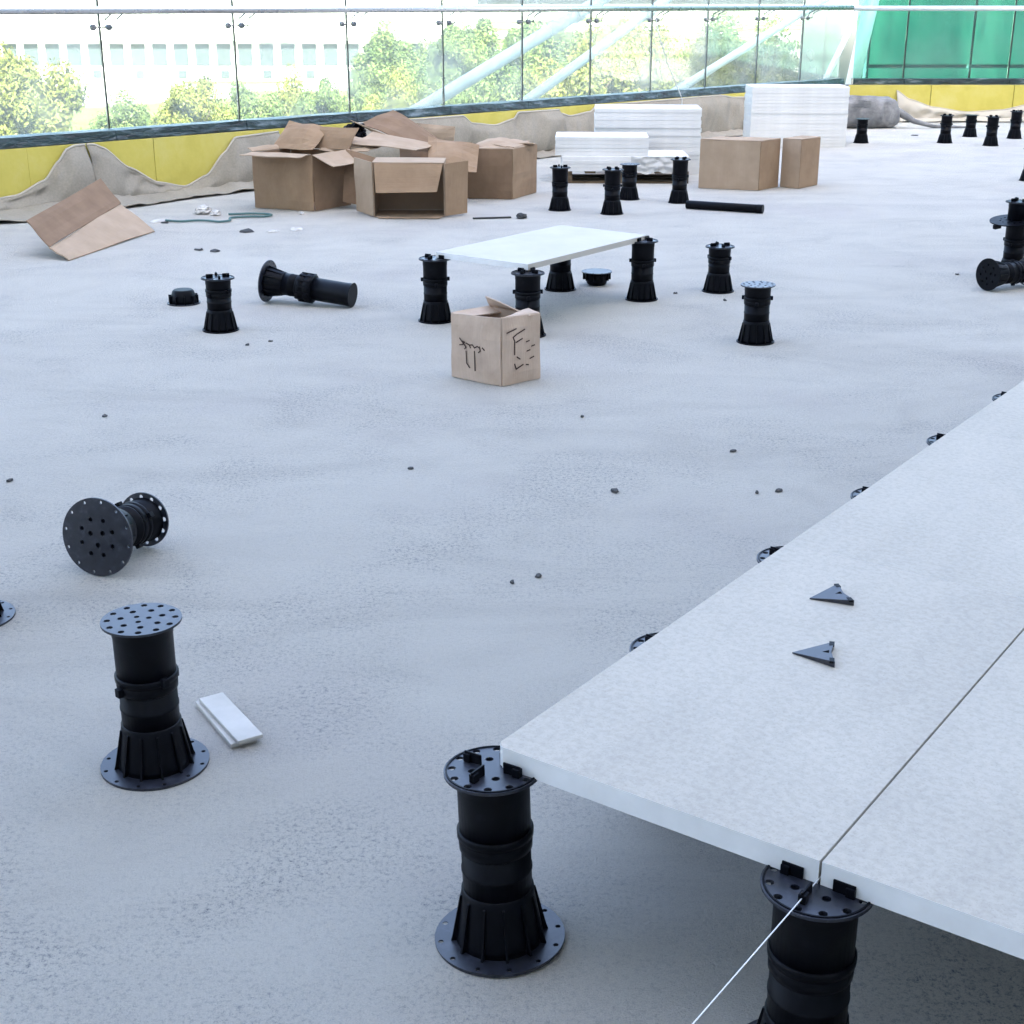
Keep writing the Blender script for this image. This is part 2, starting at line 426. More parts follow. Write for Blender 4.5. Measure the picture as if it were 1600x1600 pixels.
# ------------------------------------------------------------------ felt sheets hung over the parapets
def lerp_tab(tab, s):
    if s <= tab[0][0]: return tab[0][1]
    for (a, va), (b, vb) in zip(tab[:-1], tab[1:]):
        if s <= b:
            t = (s - a) / (b - a); t = t * t * (3 - 2 * t) * .5 + t * .5
            return va + (vb - va) * t
    return tab[-1][1]
def felt(P, s0, s1, ztab, ftab, label, seed, step=.025, mname='felt', rows=34):
    """sheet hung in festoons: P(s, o, z) maps to the world, ztab its top edge, ftab how far its foot runs out"""
    n = int((s1 - s0) / step) + 1
    org = P((s0 + s1) / 2, 0, 0)
    vs, hem = [], []
    for i in range(n):
        s = s0 + (s1 - s0) * i / (n - 1)
        zt = lerp_tab(ztab, s); ft = lerp_tab(ftab, s)
        for j in range(rows):
            t = j / (rows - 1)
            if t < .62:
                q = t / .62
                z = zt * (1 - q) + .03 * q
                o = .045 + .10 * (1 - abs(1 - 2 * q) ** 2) * min(1, zt / .4) * .6 + .09 * q * q
            else:
                q = (t - .62) / .38
                z = .03 * (1 - q) ** 2 + .012
                o = .135 + (ft - .135) * q
            w = noise.noise((s * 2.1, t * 2.2 + seed, seed * 3.1)) * .5 + noise.noise((s * 4.3, t * 2.2 + seed, 5.7)) * .20 + noise.noise((s * 15, t * 5, seed)) * .05 + (.5 - abs(noise.noise((s * 5.5 + t * 1.6 + seed, t * .7, 2.2)))) * .55
            amp = .12 if t >= .12 else .12 * t / .12 * .8 + .012
            if t < .62: o = max(.038, o + w * amp); 
            else: z = max(.008, z + max(0, w) * .11 * (1 - q * .6))
            vs.append(P(s, o, z) - org)
            if j == 0: hem.append(P(s, o + .004, z) - org)
    fs = [(i * rows + j, i * rows + j + 1, (i + 1) * rows + j + 1, (i + 1) * rows + j) for i in range(n - 1) for j in range(rows - 1)]
    mb = MB(); mb.add(vs, fs, True)
    me = mb.mesh('felt_sheet', mname)
    o = link('felt_sheet', me, None, org)
    md = o.modifiers.new('thickness', 'SOLIDIFY'); md.thickness = .006; md.offset = 0
    tag(o, label, 'felt sheet', 'felt sheets over the parapets')
    MB().tube(hem, .011, 6).build('hem', 'felt_hem', o)
    return o
felt(W, -2.6, .72, [(-2.6, .46), (-1.7, .44), (-1.0, .16), (-.35, .10), (.05, .13), (.32, .23), (.46, .37), (.55, .465), (.62, .488), (.72, .49)],
     [(-2.6, .5), (-.6, .55), (.2, .8), (.72, .6)], 'grey felt sheet at the left edge, sagging below bright yellow board', 1.3)
felt(W, .735, 2.75, [(.735, .49), (.80, .487), (.88, .455), (1.12, .27), (1.4, .12), (1.68, .06), (1.92, .14), (2.12, .32), (2.26, .45), (2.75, .47)],
     [(.735, .55), (1.6, .42), (2.75, .35)], 'grey felt sheet in one deep sag behind the bent cardboard', 4.9)
felt(W, 2.765, 6.75, [(2.765, .40), (3.05, .40), (3.3, .30), (3.55, .34), (3.72, .49), (5.2, .485), (5.34, .40), (5.7, .36), (6.0, .41), (6.08, .475), (6.75, .47)],
     [(2.765, .35), (6.75, .4)], 'beige felt sheet with a yellow gap behind the open cartons', 8.2)
felt(W, 6.765, S_END - .3, [(6.765, .43), (6.95, .39), (7.3, .42), (7.42, .48), (9.9, .49), (10.2, .45), (10.6, .44), (10.9, .485), (S_END - .3, .48)],
     [(6.765, .4), (S_END - .3, .45)], 'beige felt sheet behind the white slab packs', 12.6)
def WR(s, o, z): return Vector((X0 + s, YR - o, z))
felt(WR, .75, 6.5, [(.75, .42), (.95, .30), (1.3, .19), (1.8, .12), (2.3, .15), (2.75, .24), (3.1, .36), (3.4, .44), (4.2, .2), (5.5, .4), (6.5, .42)],
     [(.75, .4), (6.5, .45)], 'pale felt sheet in a wide sag under the green glass', 17.1, mname='felt_hem')

# ------------------------------------------------------------------ white pipes leaning outside the glass
def strut(a, b, r, label):
    a, b = Vector(a), Vector(b); mid = a
    o = empty('steel_strut', a, label=label, cat='strut', group='white struts outside the glass')
    MB().tube([Vector((0, 0, 0)), b - a], r, 14).build('pipe', 'white_paint', o)
    d = (b - a).normalized()
    MB().tube([d * .0, d * .10], r * 1.35, 14).build('socket', 'white_paint', o)
    MB().tube([(b - a) * .86, (b - a) * .86 + d * .12], r * 1.25, 14).build('sleeve', 'white_paint', o)
def ext(s0, z0, s1, z1, zl, zh, o):
    k = (s1 - s0) / (z1 - z0)
    return W(s0 + (zl - z0) * k, o, zl), W(s0 + (zh - z0) * k, o, zh)
strut(*ext(5.37, .50, 7.89, 1.43, -.3, 1.75, -.8), .075, 'thick white leaning strut outside the glass, left of the other two slanting ones')
strut(*ext(7.10, .50, 9.26, 1.42, -.3, 1.75, -.8), .060, 'white leaning strut outside the glass, middle of the three slanting ones')
strut(*ext(10.63, .68, 12.7, 1.35, -.3, 1.75, -.8), .055, 'thin white leaning strut in front of the pale teal building')
strut(W(14.45, -.8, -.3), W(15.25, -.8, 2.2), .11, 'steep thick white strut at the corner of the balustrades')
strut(W(13.2, -.8, -.3), W(15.2, -.8, 2.12), .045, 'thin steep strut just left of the thick corner strut')

o = MB().tube([W(8.36, .13, 1.50), W(8.45, .135, 1.25), W(8.62, .15, .92), W(8.84, .17, .60), W(8.90, .18, .50), W(8.91, .18, .34)], .006, 6).build('cord', 'cord')
tag(o, 'thin white cord hanging from the handrail above the white slab packs', 'cord')

# ------------------------------------------------------------------ adjustable paving pedestals
_cache = {}
def cached(key, fn):
    if key not in _cache: _cache[key] = fn()
    return _cache[key]
def base_holes():
    hs = []
    for i in range(12):
        a = 2 * math.pi * (i + .5) / 12
        hs.append((.108 * math.cos(a), .108 * math.sin(a), .0050))
    for i in range(8):
        a = 2 * math.pi * i / 8
        hs.append((.056 * math.cos(a), .056 * math.sin(a), .0070))
    hs += [(.024 * math.cos(a * 2.1), .024 * math.sin(a * 2.1), .008) for a in range(3)]
    return hs
def head_holes(flat):
    hs = []
    for i in range(12):
        a = 2 * math.pi * i / 12; hs.append((.072 * math.cos(a), .072 * math.sin(a), .0072))
    if flat:
        for i in range(7):
            a = 2 * math.pi * (i + .3) / 7; hs.append((.045 * math.cos(a), .045 * math.sin(a), .0072))
        for i in range(3):
            a = 2 * math.pi * (i + .1) / 3; hs.append((.016 * math.cos(a), .016 * math.sin(a), .0062))
    else:
        for i in range(4):
            a = 2 * math.pi * (i + .5) / 4; hs.append((.036 * math.cos(a), .036 * math.sin(a), .0075))
    return hs
def rib_mesh():
    t = .0022
    p = [(.058, .0062), (.0895, .0062), (.0865, .016), (.0690, .098), (.058, .104)]
    mb = MB(); k = len(p)
    mb.add([(x, -t, z) for x, z in p] + [(x, t, z) for x, z in p],
           [tuple(range(k)), tuple(range(2 * k - 1, k - 1, -1))] + [(i, i + k, (i + 1) % k + k, (i + 1) % k) for i in range(k)])
    return mb
def pedestal(loc, h, head='tabs', rot=(0, 0, 0), near=False, label='', group='paving pedestals', lugs=True, coneless=False):
    root = empty('paving_pedestal', loc, rot, label, 'pedestal', group)
    seg = 40 if near else 22
    zl = min(.215, h - .075)          # top of the lower tube
    if near: link('base_plate', cached('bp', lambda: holed_plate(.119, base_holes(), .006).mesh('base_plate', 'plastic_sheen')), root)
    else: link('base_plate', cached('bpf', lambda: holed_plate(.095, base_holes()[12:], .006, 30).mesh('base_plate', 'plastic')), root)
    cone = link('base_cone', cached(('cone', seg), lambda: MB().lathe([(.080, .006), (.078, .018), (.0662, .094), (.0655, .110), (.0625, .112)], seg).mesh('base_cone', 'plastic')), root)
    if near:
        rm = cached('rib', lambda: rib_mesh().mesh('rib', 'plastic'))
        for i in range(12): link('rib', rm, cone, (0, 0, 0), (0, 0, 2 * math.pi * (i + .5) / 12))
    else:
        def ribs():
            mb = MB(); base = rib_mesh()
            for i in range(12):
                mt = Matrix.Rotation(2 * math.pi * (i + .5) / 12, 3, 'Z')
                mb.add([mt @ Vector(v) for v in base.v], base.f)
            return mb.mesh('rib_ring', 'plastic')
        link('rib_ring', cached('ribs', ribs), cone)
    link('lower_tube', cached(('lt', seg, zl), lambda: MB().lathe([(.0625, .09), (.0625, .146), (.0640, .147), (.0640, .153), (.0625, .154), (.0625, zl)], seg).mesh('lower_tube', 'plastic')), root)
    collar = link('collar', cached(('col', seg), lambda: MB().lathe([(.0627, -.024), (.0655, -.022), (.0662, -.004), (.0650, -.003), (.0650, .001), (.0682, .002), (.0685, .014), (.0650, .016)], seg).mesh('collar', 'plastic')), root, (0, 0, zl))
    if lugs:
        lm = cached('lug', lambda: MB().box(.060, .077, -.008, .008, -.010, .010).mesh('lug', 'plastic', .002))
        for i in range(4): link('lug', lm, collar, (0, 0, -.012 + .022 * (i % 2)), (0, 0, R(38 + 90 * i)))
    link('upper_tube', cached(('ut', seg, zl, h), lambda: MB().lathe([(.060, zl - .02), (.060, zl + .006), (.0640, zl + .008), (.0642, h - .034), (.0655, h - .032), (.0655, h - .010), (.070, h - .0056)], seg).mesh('upper_tube', 'plastic')), root)
    if head == 'none': return root
    flat = head == 'flat'
    hd = link('head_plate', cached(('hp', flat), lambda: holed_plate(.086, head_holes(flat), .0055).mesh('head_plate', 'plastic_sheen')), root, (0, 0, h - .0055))
    if not flat:
        tm = cached('tab', lambda: MB().box(.024, .060, -.0018, .0018, 0, .020).box(.046, .060, -.006, .006, 0, .016).mesh('spacer_tab', 'plastic', .0012))
        for i in range(4): link('spacer_tab', tm, hd, (0, 0, .0055), (0, 0, i * math.pi / 2))
        rg = cached('headring', lambda: MB().lathe([(.080, 0), (.080, .0022), (.083, .0022), (.083, 0)], 40, False, False).mesh('rim', 'plastic'))
        link('rim', rg, hd, (0, 0, .0053))
    return root

D2 = Vector((.580, .8145)).normalized(); E2 = Vector((D2.y, -D2.x)); DA = math.atan2(D2.y, D2.x)
C0 = Vector((-.0315, 2.1455)); ZB, ZT = .345, .386
def DK(i, j, z=0): p = C0 + E2 * i + D2 * j; return Vector((p.x, p.y, z))
# deck pedestals
lean = (Matrix.Rotation(R(-2.0), 3, 'Y') @ Matrix.Rotation(R(-1.6), 3, 'X') @ Matrix.Rotation(DA, 3, 'Z')).to_euler()
pedestal((-.022, 2.128, .0), ZB - .001, 'tabs', lean, True, 'black pedestal in the foreground carrying the near corner of the slab deck', lugs=False)
pedestal(DK(.607, .001), ZB, 'tabs', (0, 0, DA), True, 'black pedestal at the lower edge of the picture under the joint of two slabs', lugs=False)
for k, w in enumerate(['first', 'second', 'third', 'fourth', 'fifth', 'sixth']):
    pedestal(DK(.022 - .008 * (k % 2), .591 * (k + 1) + .02 * math.sin(k * 2.1)), ZB, 'tabs', (0, 0, DA), False, f'{w} black pedestal peeking out under the long deck edge beyond its near corner', 'pedestals under the deck edge')
for i, j, w in ((.607, 1.182, 'first joint crossing behind its front edge'), (.607, 2.364, 'second joint crossing behind its front edge'), (1.215, 0, 'front edge just right of the picture')):
    pedestal(DK(i, j), ZB, 'tabs', (0, 0, DA), False, 'black pedestal beneath the deck at the ' + w, 'pedestals beneath the deck')

# ------------------------------------------------------------------ slab deck (600 x 1200)
def slab_mesh(lx=.604, ly=1.182, th=.041, m='slab'):
    me = MB().box(0, lx, 0, ly, 0, th).mesh('paving_slab', m, .0007)
    me.materials.append(M['slab_body'])          # the cut edge shows the white body under the printed face
    for p in me.polygons:
        if p.normal.y < -.7 or p.normal.x < -.7: p.material_index = 1
    return me
slab_names = {(0, 0): 'pale grey paving slab at the near corner of the deck with two dark wedges lying on it',
              (0, 1): 'pale grey paving slab second along the outer deck edge',
              (0, 2): 'pale grey paving slab at the far end of the outer deck edge',
              (1, 0): 'pale grey paving slab right of the dark joint, at the right edge of the picture',
              (1, 1): 'pale grey paving slab in the second deck row, cut by the right edge of the picture'}
for r_ in range(3):
    for i in range(4):
        if (r_, i) in ((2, 3),): continue
        me = slab_mesh()
        if (r_, i) == (0, 0):
            pl = [(.014, 0), (.604, 0), (.604, 1.182), (0, 1.182), (0, .013), (.004, .010), (.005, .006), (.010, .004)]
            k = len(pl); mb = MB()
            mb.add([(x, y, 0) for x, y in pl] + [(x, y, .041) for x, y in pl], [tuple(range(k)), tuple(range(2 * k - 1, k - 1, -1))] + [(q, q + k, (q + 1) % k + k, (q + 1) % k) for q in range(k)])
            me = mb.mesh('paving_slab', 'slab', .0006); me.materials.append(M['slab_body'])
            for p in me.polygons:
                if abs(p.normal.z) < .3 and (p.normal.x + p.normal.y < -.3): p.material_index = 1
        o = link('paving_slab', me, None, DK(.002 + r_ * .608, .003 + i * 1.1824, ZB), (0, 0, DA - R(90)))
        tag(o, slab_names.get((r_, i), 'pale grey paving slab of the deck beyond the right edge of the picture'), 'paving slab', 'deck slabs')

def wedge(loc, ang, label, sc=1.0):
    """perforated plastic shim: a thin triangular wedge"""
    L, w, h = .082 * sc, .066 * sc, .010 * sc
    out = [Vector((-L * .55, 0)), Vector((L * .45, -w * .72)), Vector((L * .36, 0)), Vector((L * .45, w * .72))]
    hole = [Vector((.012, 0)), Vector((.026, -.007)), Vector((.030, 0)), Vector((.026, .007))]
    hole = [h_ * sc for h_ in hole]
    pts = out + hole
    vc, ec, fc, *_ = delaunay_2d_cdt(pts, [(0, 1), (1, 2), (2, 3), (3, 0), (4, 5), (5, 6), (6, 7), (7, 4)], [], 1, 1e-6)
    keep = [f for f in fc if not all(i >= 4 for i in f)]
    n = len(vc)
    zt = lambda v: .0025 + h * (v.x + L * .55) / L
    vs = [(v.x, v.y, 0) for v in vc] + [(v.x, v.y, zt(v)) for v in vc]
    fs = [tuple(reversed(f)) for f in keep] + [tuple(i + n for i in f) for f in keep]
    ed = {(f[i], f[(i + 1) % len(f)]) for f in keep for i in range(len(f))}
    fs += [(a, b, b + n, a + n) for a, b in ed if (b, a) not in ed]
    root = empty('plastic_wedge', loc, (0, 0, ang), label, 'wedge', 'black wedges on the deck')
    mb = MB(); mb.add(vs, fs); mb.build('wedge_body', 'plastic_sheen', root)
    mb = MB(); mb.box(L * .32, L * .44, -w * .70, -w * .45, h * .8, h * 1.25); mb.box(L * .32, L * .44, w * .45, w * .70, h * .8, h * 1.25); mb.build('grip', 'plastic', root)
wedge((.601, 2.500, ZT + .001), R(-12), 'dark triangular plastic wedge on the slab, the nearer of the two')
wedge((.690, 2.785, ZT + .001), R(8), 'dark triangular plastic wedge on the slab, the farther of the two')

# setting-out string along the joint
o = MB().tube([DK(.607, .02, .354), DK(.607, -.2, .3555), DK(.605, -.9, .358)], .0011, 6).build('string_line', 'cord'); tag(o, 'taut white setting-out string running from the slab joint to the lower edge', 'string')

# ------------------------------------------------------------------ free pedestals
def P(x, y): return (x, y, 0)
pedestal(P(-.799, 2.746), .355, 'flat', (0, 0, R(9)), True, 'black pedestal with flat perforated top standing alone in the left foreground')
pedestal(P(-1.52, 7.17), .275, 'tabs', (R(0), R(.6), R(20)), False, 'black pedestal standing beside the small black dome on the left')
# the slab table
N0 = Vector((.08, 7.05))
tab = [N0, N0 + D2 * 1.2, N0 - E2 * .6, N0 - E2 * .6 + D2 * 1.2]
pedestal((tab[0].x, tab[0].y, 0), .322, 'tabs', (0, 0, DA), False, 'black pedestal under the lone slab, right behind the small carton with writing', 'pedestals under the lone slab')
pedestal((tab[1].x - .03, tab[1].y - .05, 0), .337, 'tabs', (0, 0, DA), False, 'tall black pedestal at the right corner of the lone slab', 'pedestals under the lone slab')
pedestal((tab[2].x, tab[2].y, 0), .335, 'tabs', (0, 0, DA + .1), False, 'tall black pedestal at the left corner of the lone slab', 'pedestals under the lone slab')
pedestal((tab[3].x, tab[3].y - .1, 0), .325, 'tabs', (0, 0, DA), False, 'black pedestal under the rear corner of the lone slab, half hidden by it', 'pedestals under the lone slab')
o = link('paving_slab', slab_mesh(.596, 1.196, .030, 'slab_white'), None, (tab[2].x + .004, tab[2].y + .003, .3385), (0, 0, DA - R(90)))
o.rotation_euler = (R(-.15), R(.55), DA - R(90))
tag(o, 'lone white paving slab raised on four black pedestals in mid terrace', 'paving slab')
pedestal(P(1.22, 8.22), .265, 'tabs', (0, 0, R(15)), False, 'short black pedestal with forked top, right of the lone slab')
pedestal(P(1.226, 6.90), .292, 'flat', (0, R(-1.0), R(40)), False, 'black pedestal with flat round top standing in front of the short forked one')
# group in front of the slab packs
pedestal(P(.394, 11.68), .345, 'tabs', (0, 0, R(10)), False, 'black pedestal at the left front of the white slab packs', 'pedestals before the slab packs')
pedestal(P(.81, 11.46), .352, 'tabs', (0, 0, R(50)), False, 'nearest black pedestal in front of the white slab packs', 'pedestals before the slab packs')
pedestal(P(1.018, 12.36), .30, 'flat', (0, 0, 0), False, 'black pedestal half hidden behind the nearest one before the slab packs', 'pedestals before the slab packs')
pedestal(P(1.43, 12.14), .362, 'tabs', (0, 0, R(30)), False, 'tall black pedestal with a long black pipe lying at its foot', 'pedestals before the slab packs')
# far right group
pedestal(P(4.273, 17.6), .285, 'flat', (0, 0, 0), False, 'black pedestal standing alone right of the large white slab pack', 'far pedestals')
pedestal(P(5.296, 17.6), .325, 'tabs', (0, 0, R(20)), False, 'far black pedestal, leftmost of the four under the yellow sag', 'far pedestals')
pedestal(P(5.866, 18.45), .27, 'flat', (0, 0, R(5)), False, 'far black pedestal, second from left of the four under the yellow sag', 'far pedestals')
pedestal(P(5.745, 17.25), .335, 'tabs', (0, 0, R(33)), False, 'far black pedestal, third from left and nearest of the four under the yellow sag', 'far pedestals')
pedestal(P(6.351, 18.2), .33, 'tabs', (0, 0, R(60)), False, 'far black pedestal at the right edge under the yellow sag', 'far pedestals')
# right edge cluster
pedestal(P(3.12, 8.70), .46, 'tabs', (0, 0, R(10)), False, 'tall black pedestal at the right edge standing behind a toppled one')
pk = empty('head_plate', (3.08, 8.68, .345), (R(4), R(-7), R(20)), 'loose black pedestal head slipped over the tall pedestal at the right edge', 'plate')
holed_plate(.135, head_holes(False) + [(0, 0, .064)][:0], .006).build('plate', 'plastic', pk)
MB().box(-.135, -.09, -.012, .012, -.028, -.004).build('lug', 'plastic', pk)
pedestal((4.98, 13.72, 0), .30, 'tabs', (0, 0, 0), False, 'black pedestal cut off by the right edge above the toppled one')
def lying(base, tip_dir, h, r_base, r_tip, roll, label, head='flat', near=False):
    """pedestal on its side: base plate rim and head rim both on the floor"""
    d = Vector((math.cos(tip_dir), math.sin(tip_dir)))
    dz = (r_tip - r_base) / h
    ax = Vector((d.x * math.sqrt(1 - dz * dz), d.y * math.sqrt(1 - dz * dz), dz))
    q = ax.to_track_quat('Z', 'Y')
    o = pedestal((base[0], base[1], r_base * math.sqrt(1 - dz * dz) + .002), h, head, (0, 0, 0), near, label)
    o.rotation_euler = (q @ Matrix.Rotation(roll, 3, 'Z').to_quaternion()).to_euler()
    return o
lying((-1.225, 3.845), R(72), .255, .119, .087, .4, 'black pedestal lying on its side in the left foreground, round base towards the viewer', 'flat', True)
lp = lying((-1.39, 7.90), R(-17), .53, .119, .066, .2, 'long black pedestal lying in mid left with thick collar and bare tube end', 'none', True)
MB().lathe([(.066, .0), (.079, .004), (.081, .03), (.076, .034), (.076, .044), (.081, .048), (.081, .082), (.066, .088)], 28).build('thick_collar', 'plastic', lp, (0, 0, .205))
mb = MB()
for k in range(14): mb.box(.074, .0845, -.005, .005, .008, .080, Matrix.Rotation(2 * math.pi * k / 14, 4, 'Z'))
mb.build('grip_ring', 'plastic', lp, (0, 0, .205))
lying((2.81, 8.22), R(28), .33, .096, .087, .7, 'toppled black pedestal at the right edge in front of the tall one')
pedestal(P(-1.502, 3.535), .20, 'none', (0, 0, R(12)), True, 'black pedestal beyond the left edge with only the tip of its base plate in view')

def loose_base(loc, rot, label):
    root = empty('pedestal_base', loc, rot, label, 'pedestal base')
    link('base_plate', cached('bp2', lambda: holed_plate(.093, [(.084 * math.cos(a * .628), .084 * math.sin(a * .628), .005) for a in range(10)], .006).mesh('base_plate', 'plastic_sheen')), root)
    MB().lathe([(.076, .006), (.073, .03), (.060, .072), (.052, .080)], 24).build('cone', 'plastic', root)
    mb = MB()
    for i in range(10):
        a = 2 * math.pi * i / 10
        mb.box(.05, .085, -.002, .002, .005, .05, Matrix.Rotation(a, 4, 'Z'))
    mb.build('rib_ring', 'plastic', root)
loose_base((-1.865, 7.86, 0), (0, 0, 0), 'small black dome-shaped pedestal base on the floor at mid left')
loose_base((.513, 8.42, .083), (R(180), 0, 0), 'small black pedestal base turned upside down under the lone slab')
tp = empty('plastic_pipe', (1.45, 11.76, .036), label='long thin black pipe lying on the floor before the slab packs', cat='pipe')
dv = Vector((.585, -.29, 0))
mb = MB(); mb.tube([(0, 0, 0), dv], .034, 16); mb.build('pipe', 'plastic', tp)
MB().tube([dv * .93, dv * 1.0], .0365, 16, False).build('sleeve', 'plastic', tp)

# ------------------------------------------------------------------ cartons
def panel(name, q, th, m, parent, bow=0.0, seed=0):
    """thin sheet from four corner points (parent space), slightly bowed"""
    q = [Vector(p) for p in q]; nn = (q[1] - q[0]).cross(q[3] - q[0]).normalized()
    k = 7; vs = []
    for sgn in (-.5, .5):
        for j in range(k):
            for i in range(k):
                u, v = i / (k - 1), j / (k - 1)
                p = q[0] * (1 - u) * (1 - v) + q[1] * u * (1 - v) + q[2] * u * v + q[3] * (1 - u) * v
                b = bow * (4 * u * (1 - u) * 4 * v * (1 - v)) + bow * .9 * noise.noise((u * 2.3 + seed, v * 2.3, seed * 1.7))
                vs.append(p + nn * (sgn * th + b))
    kk = k * k; fs = []
    for j in range(k - 1):
        for i in range(k - 1):
            a = j * k + i; fs.append((a, a + k, a + k + 1, a + 1)); fs.append((kk + a, kk + a + 1, kk + a + k + 1, kk + a + k))
    rim = [i for i in range(k)] + [j * k + k - 1 for j in range(1, k)] + [(k - 1) * k + i for i in range(k - 2, -1, -1)] + [j * k for j in range(k - 2, 0, -1)]
    for i in range(len(rim)):
        a, b = rim[i], rim[(i + 1) % len(rim)]; fs.append((a, b, b + kk, a + kk))
    mb = MB(); mb.add(vs, fs); return mb.build(name, m, parent)

def carton(p0, p1, p2, h, label, mats, closed=True, flaps=(), bow=.015, cat='carton'):
    """p0-p1 front bottom edge, p1-p2 right bottom edge (world x, y)"""
    o = empty('cardboard_carton', (p0[0], p0[1], .004), label=label, cat=cat, group='cardboard cartons')
    a = Vector((0, 0, 0)); b = Vector((p1[0] - p0[0], p1[1] - p0[1], 0)); c = Vector((p2[0] - p0[0], p2[1] - p0[1], 0)); d = c - b
    H = Vector((0, 0, h)); sd = rnd.random() * 50; T = .006
    mf, ms, mt = mats
    ins = .007
    panel('bottom_panel', [a + (c - a) * .02 + Vector((0, 0, .004)), b + (d - b) * .02 + Vector((0, 0, .004)), c - (c - a) * .02 + Vector((0, 0, .004)), d - (d - b) * .02 + Vector((0, 0, .004))], T, mt, o, 0)
    panel('front_panel', [a, b, b + H, a + H], T, mf, o, bow, sd)
    e = (c - b).normalized() * ins
    panel('side_panel', [b + e, c - e, c - e + H, b + e + H], T, ms, o, bow * .7, sd + 1)
    panel('side_panel', [a + e, d - e, d - e + H, a + e + H], T, ms, o, bow * .7, sd + 2)
    panel('back_panel', [d, c, c + H, d + H], T, mf, o, bow * .5, sd + 3)
    if closed:
        up = H + Vector((0, 0, .005))
        mid1, mid2 = (a + d) / 2, (b + c) / 2; gap = (d - a).normalized() * .003
        panel('top_flap', [a + up, b + up, mid2 + up - gap, mid1 + up - gap], T, mt, o, .004, sd + 4)
        panel('top_flap', [mid1 + up + gap, mid2 + up + gap, c + up, d + up], T, mt, o, .004, sd + 5)
        nf = Vector((b.y, -b.x, 0)).normalized()
    corners = {'a': a + H, 'b': b + H, 'c': c + H, 'd': d + H}
    for (k0, k1, off, m_) in flaps:
        q0, q1 = corners[k0], corners[k1]; off = Vector(off); lift = Vector((0, 0, .006))
        ii = (q1 - q0) * .015
        panel('flap', [q0 + ii + lift, q1 - ii + lift, q1 - ii * 2.2 + off + lift, q0 + ii * 2.2 + off + lift], T, m_, o, .012, sd + 7 + len(k0) + off.x)
    return o
C, CR, CP, CI = 'card', 'card_red', 'card_pale', 'card_inside'
carton((-2.139, 11.80), (-1.619, 11.58), (-1.36, 11.98), .445, 'open cardboard carton with its flaps folded out, left end of the carton heap', (C, CR, CI), False,
       [('a', 'b', (-.09, -.16, -.012), CP), ('b', 'c', (.17, -.08, -.09), CP), ('d', 'c', (.10, .06, .17), C), ('a', 'd', (-.05, .03, .03), CP)])
carton((-.39, 12.38), (.0, 12.33), (.22, 12.80), .42, 'reddish cardboard carton at the right end of the carton heap, top loosely shut', (CR, C, CP), False,
       [('a', 'b', (.02, .27, .012), CP), ('b', 'c', (-.20, .12, .03), CP), ('d', 'c', (-.02, -.22, .02), CP)])
carton((1.72, 13.12), (2.237, 12.93), (2.47, 13.22), .43, 'closed brown carton in front of the white slab packs, the larger of a pair', (CP, C, CP), True, (), .004)
carton((2.49, 13.21), (2.63, 13.07), (2.865, 13.36), .43, 'narrow closed brown carton, right one of the pair before the slab packs', (CP, C, CP), True, (), .003)
# carton on its side, opening to the viewer
o = empty('cardboard_carton', (-1.10, 11.25, .004), label='cardboard carton lying on its side, dark opening to the viewer, one flap hanging', cat='carton', group='cardboard cartons')
w_, h_, d_ = .565, .425, .36
panel('bottom_panel', [(0, 0, .004), (w_, .0, .004), (w_, d_, .004), (0, d_, .004)], .006, CI, o)
panel('top_panel', [(0, 0, h_), (w_, 0, h_ - .006), (w_, d_, h_ - .006), (0, d_, h_)], .006, CP, o, .006, 2)
panel('side_panel', [(.004, .003, .008), (.004, d_, .008), (.004, d_, h_ - .004), (.004, .003, h_ - .004)], .006, CI, o)
panel('side_panel', [(w_ - .004, .003, .008), (w_ - .004, d_, .008), (w_ - .004, d_, h_ - .008), (w_ - .004, .003, h_ - .008)], .006, CI, o)
panel('back_panel', [(.006, d_, .008), (w_ - .006, d_, .008), (w_ - .006, d_, h_ - .008), (.006, d_, h_ - .008)], .006, CI, o)
panel('flap', [(.012, -.004, h_ - .006), (w_ - .01, -.004, h_ - .012), (w_ - .055, -.115, h_ - .215), (.030, -.10, h_ - .225)], .006, C, o, .006, 9)
panel('flap', [(-.002, 0, .006), (-.002, 0, h_), (-.175, .30, h_ + .01), (-.165, .29, .01)], .006, CP, o, .008, 4)
panel('flap', [(w_ + .004, 0, .006), (w_ + .004, 0, h_ - .01), (w_ + .185, .14, h_ + .0), (w_ + .175, .15, .012)], .006, C, o, .008, 6)
panel('bottom_flap', [(.02, -.006, .006), (w_ - .02, -.006, .006), (w_ - .04, -.10, .004), (.05, -.09, .004)], .005, CI, o, .002, 8)

# loose sheets on the heap
def sheet(name, q, m, label, cat='cardboard', bow=.02, extra=None):
    o0 = Vector(q[0]); o = empty(name, o0, label=label, cat=cat, group='loose cardboard sheets')
    panel('sheet', [Vector(p) - o0 for p in q], .006, m, o, bow, rnd.random() * 20)
    if extra:
        panel('folded_edge', [Vector(p) - o0 for p in extra[0]], .006, extra[1], o, bow * .5, rnd.random() * 20)
    return o
sheet('cardboard_sheet', [(-1.34, 12.02, .50), (-.80, 11.90, .455), (-.66, 12.30, .47), (-1.20, 12.42, .56)], CP, 'pale flat cardboard sheet lying across the heap of open cartons')
sheet('cardboard_sheet', [(-1.33, 12.62, .62), (-.80, 12.32, .43), (-.62, 12.62, .47), (-1.06, 12.92, .72)], CR, 'dark brown cardboard sheet leaning steeply on top of the carton heap', bow=.03,
      extra=([(-1.34, 12.60, .61), (-.80, 12.30, .42), (-.86, 12.24, .455), (-1.40, 12.54, .655)], CP))
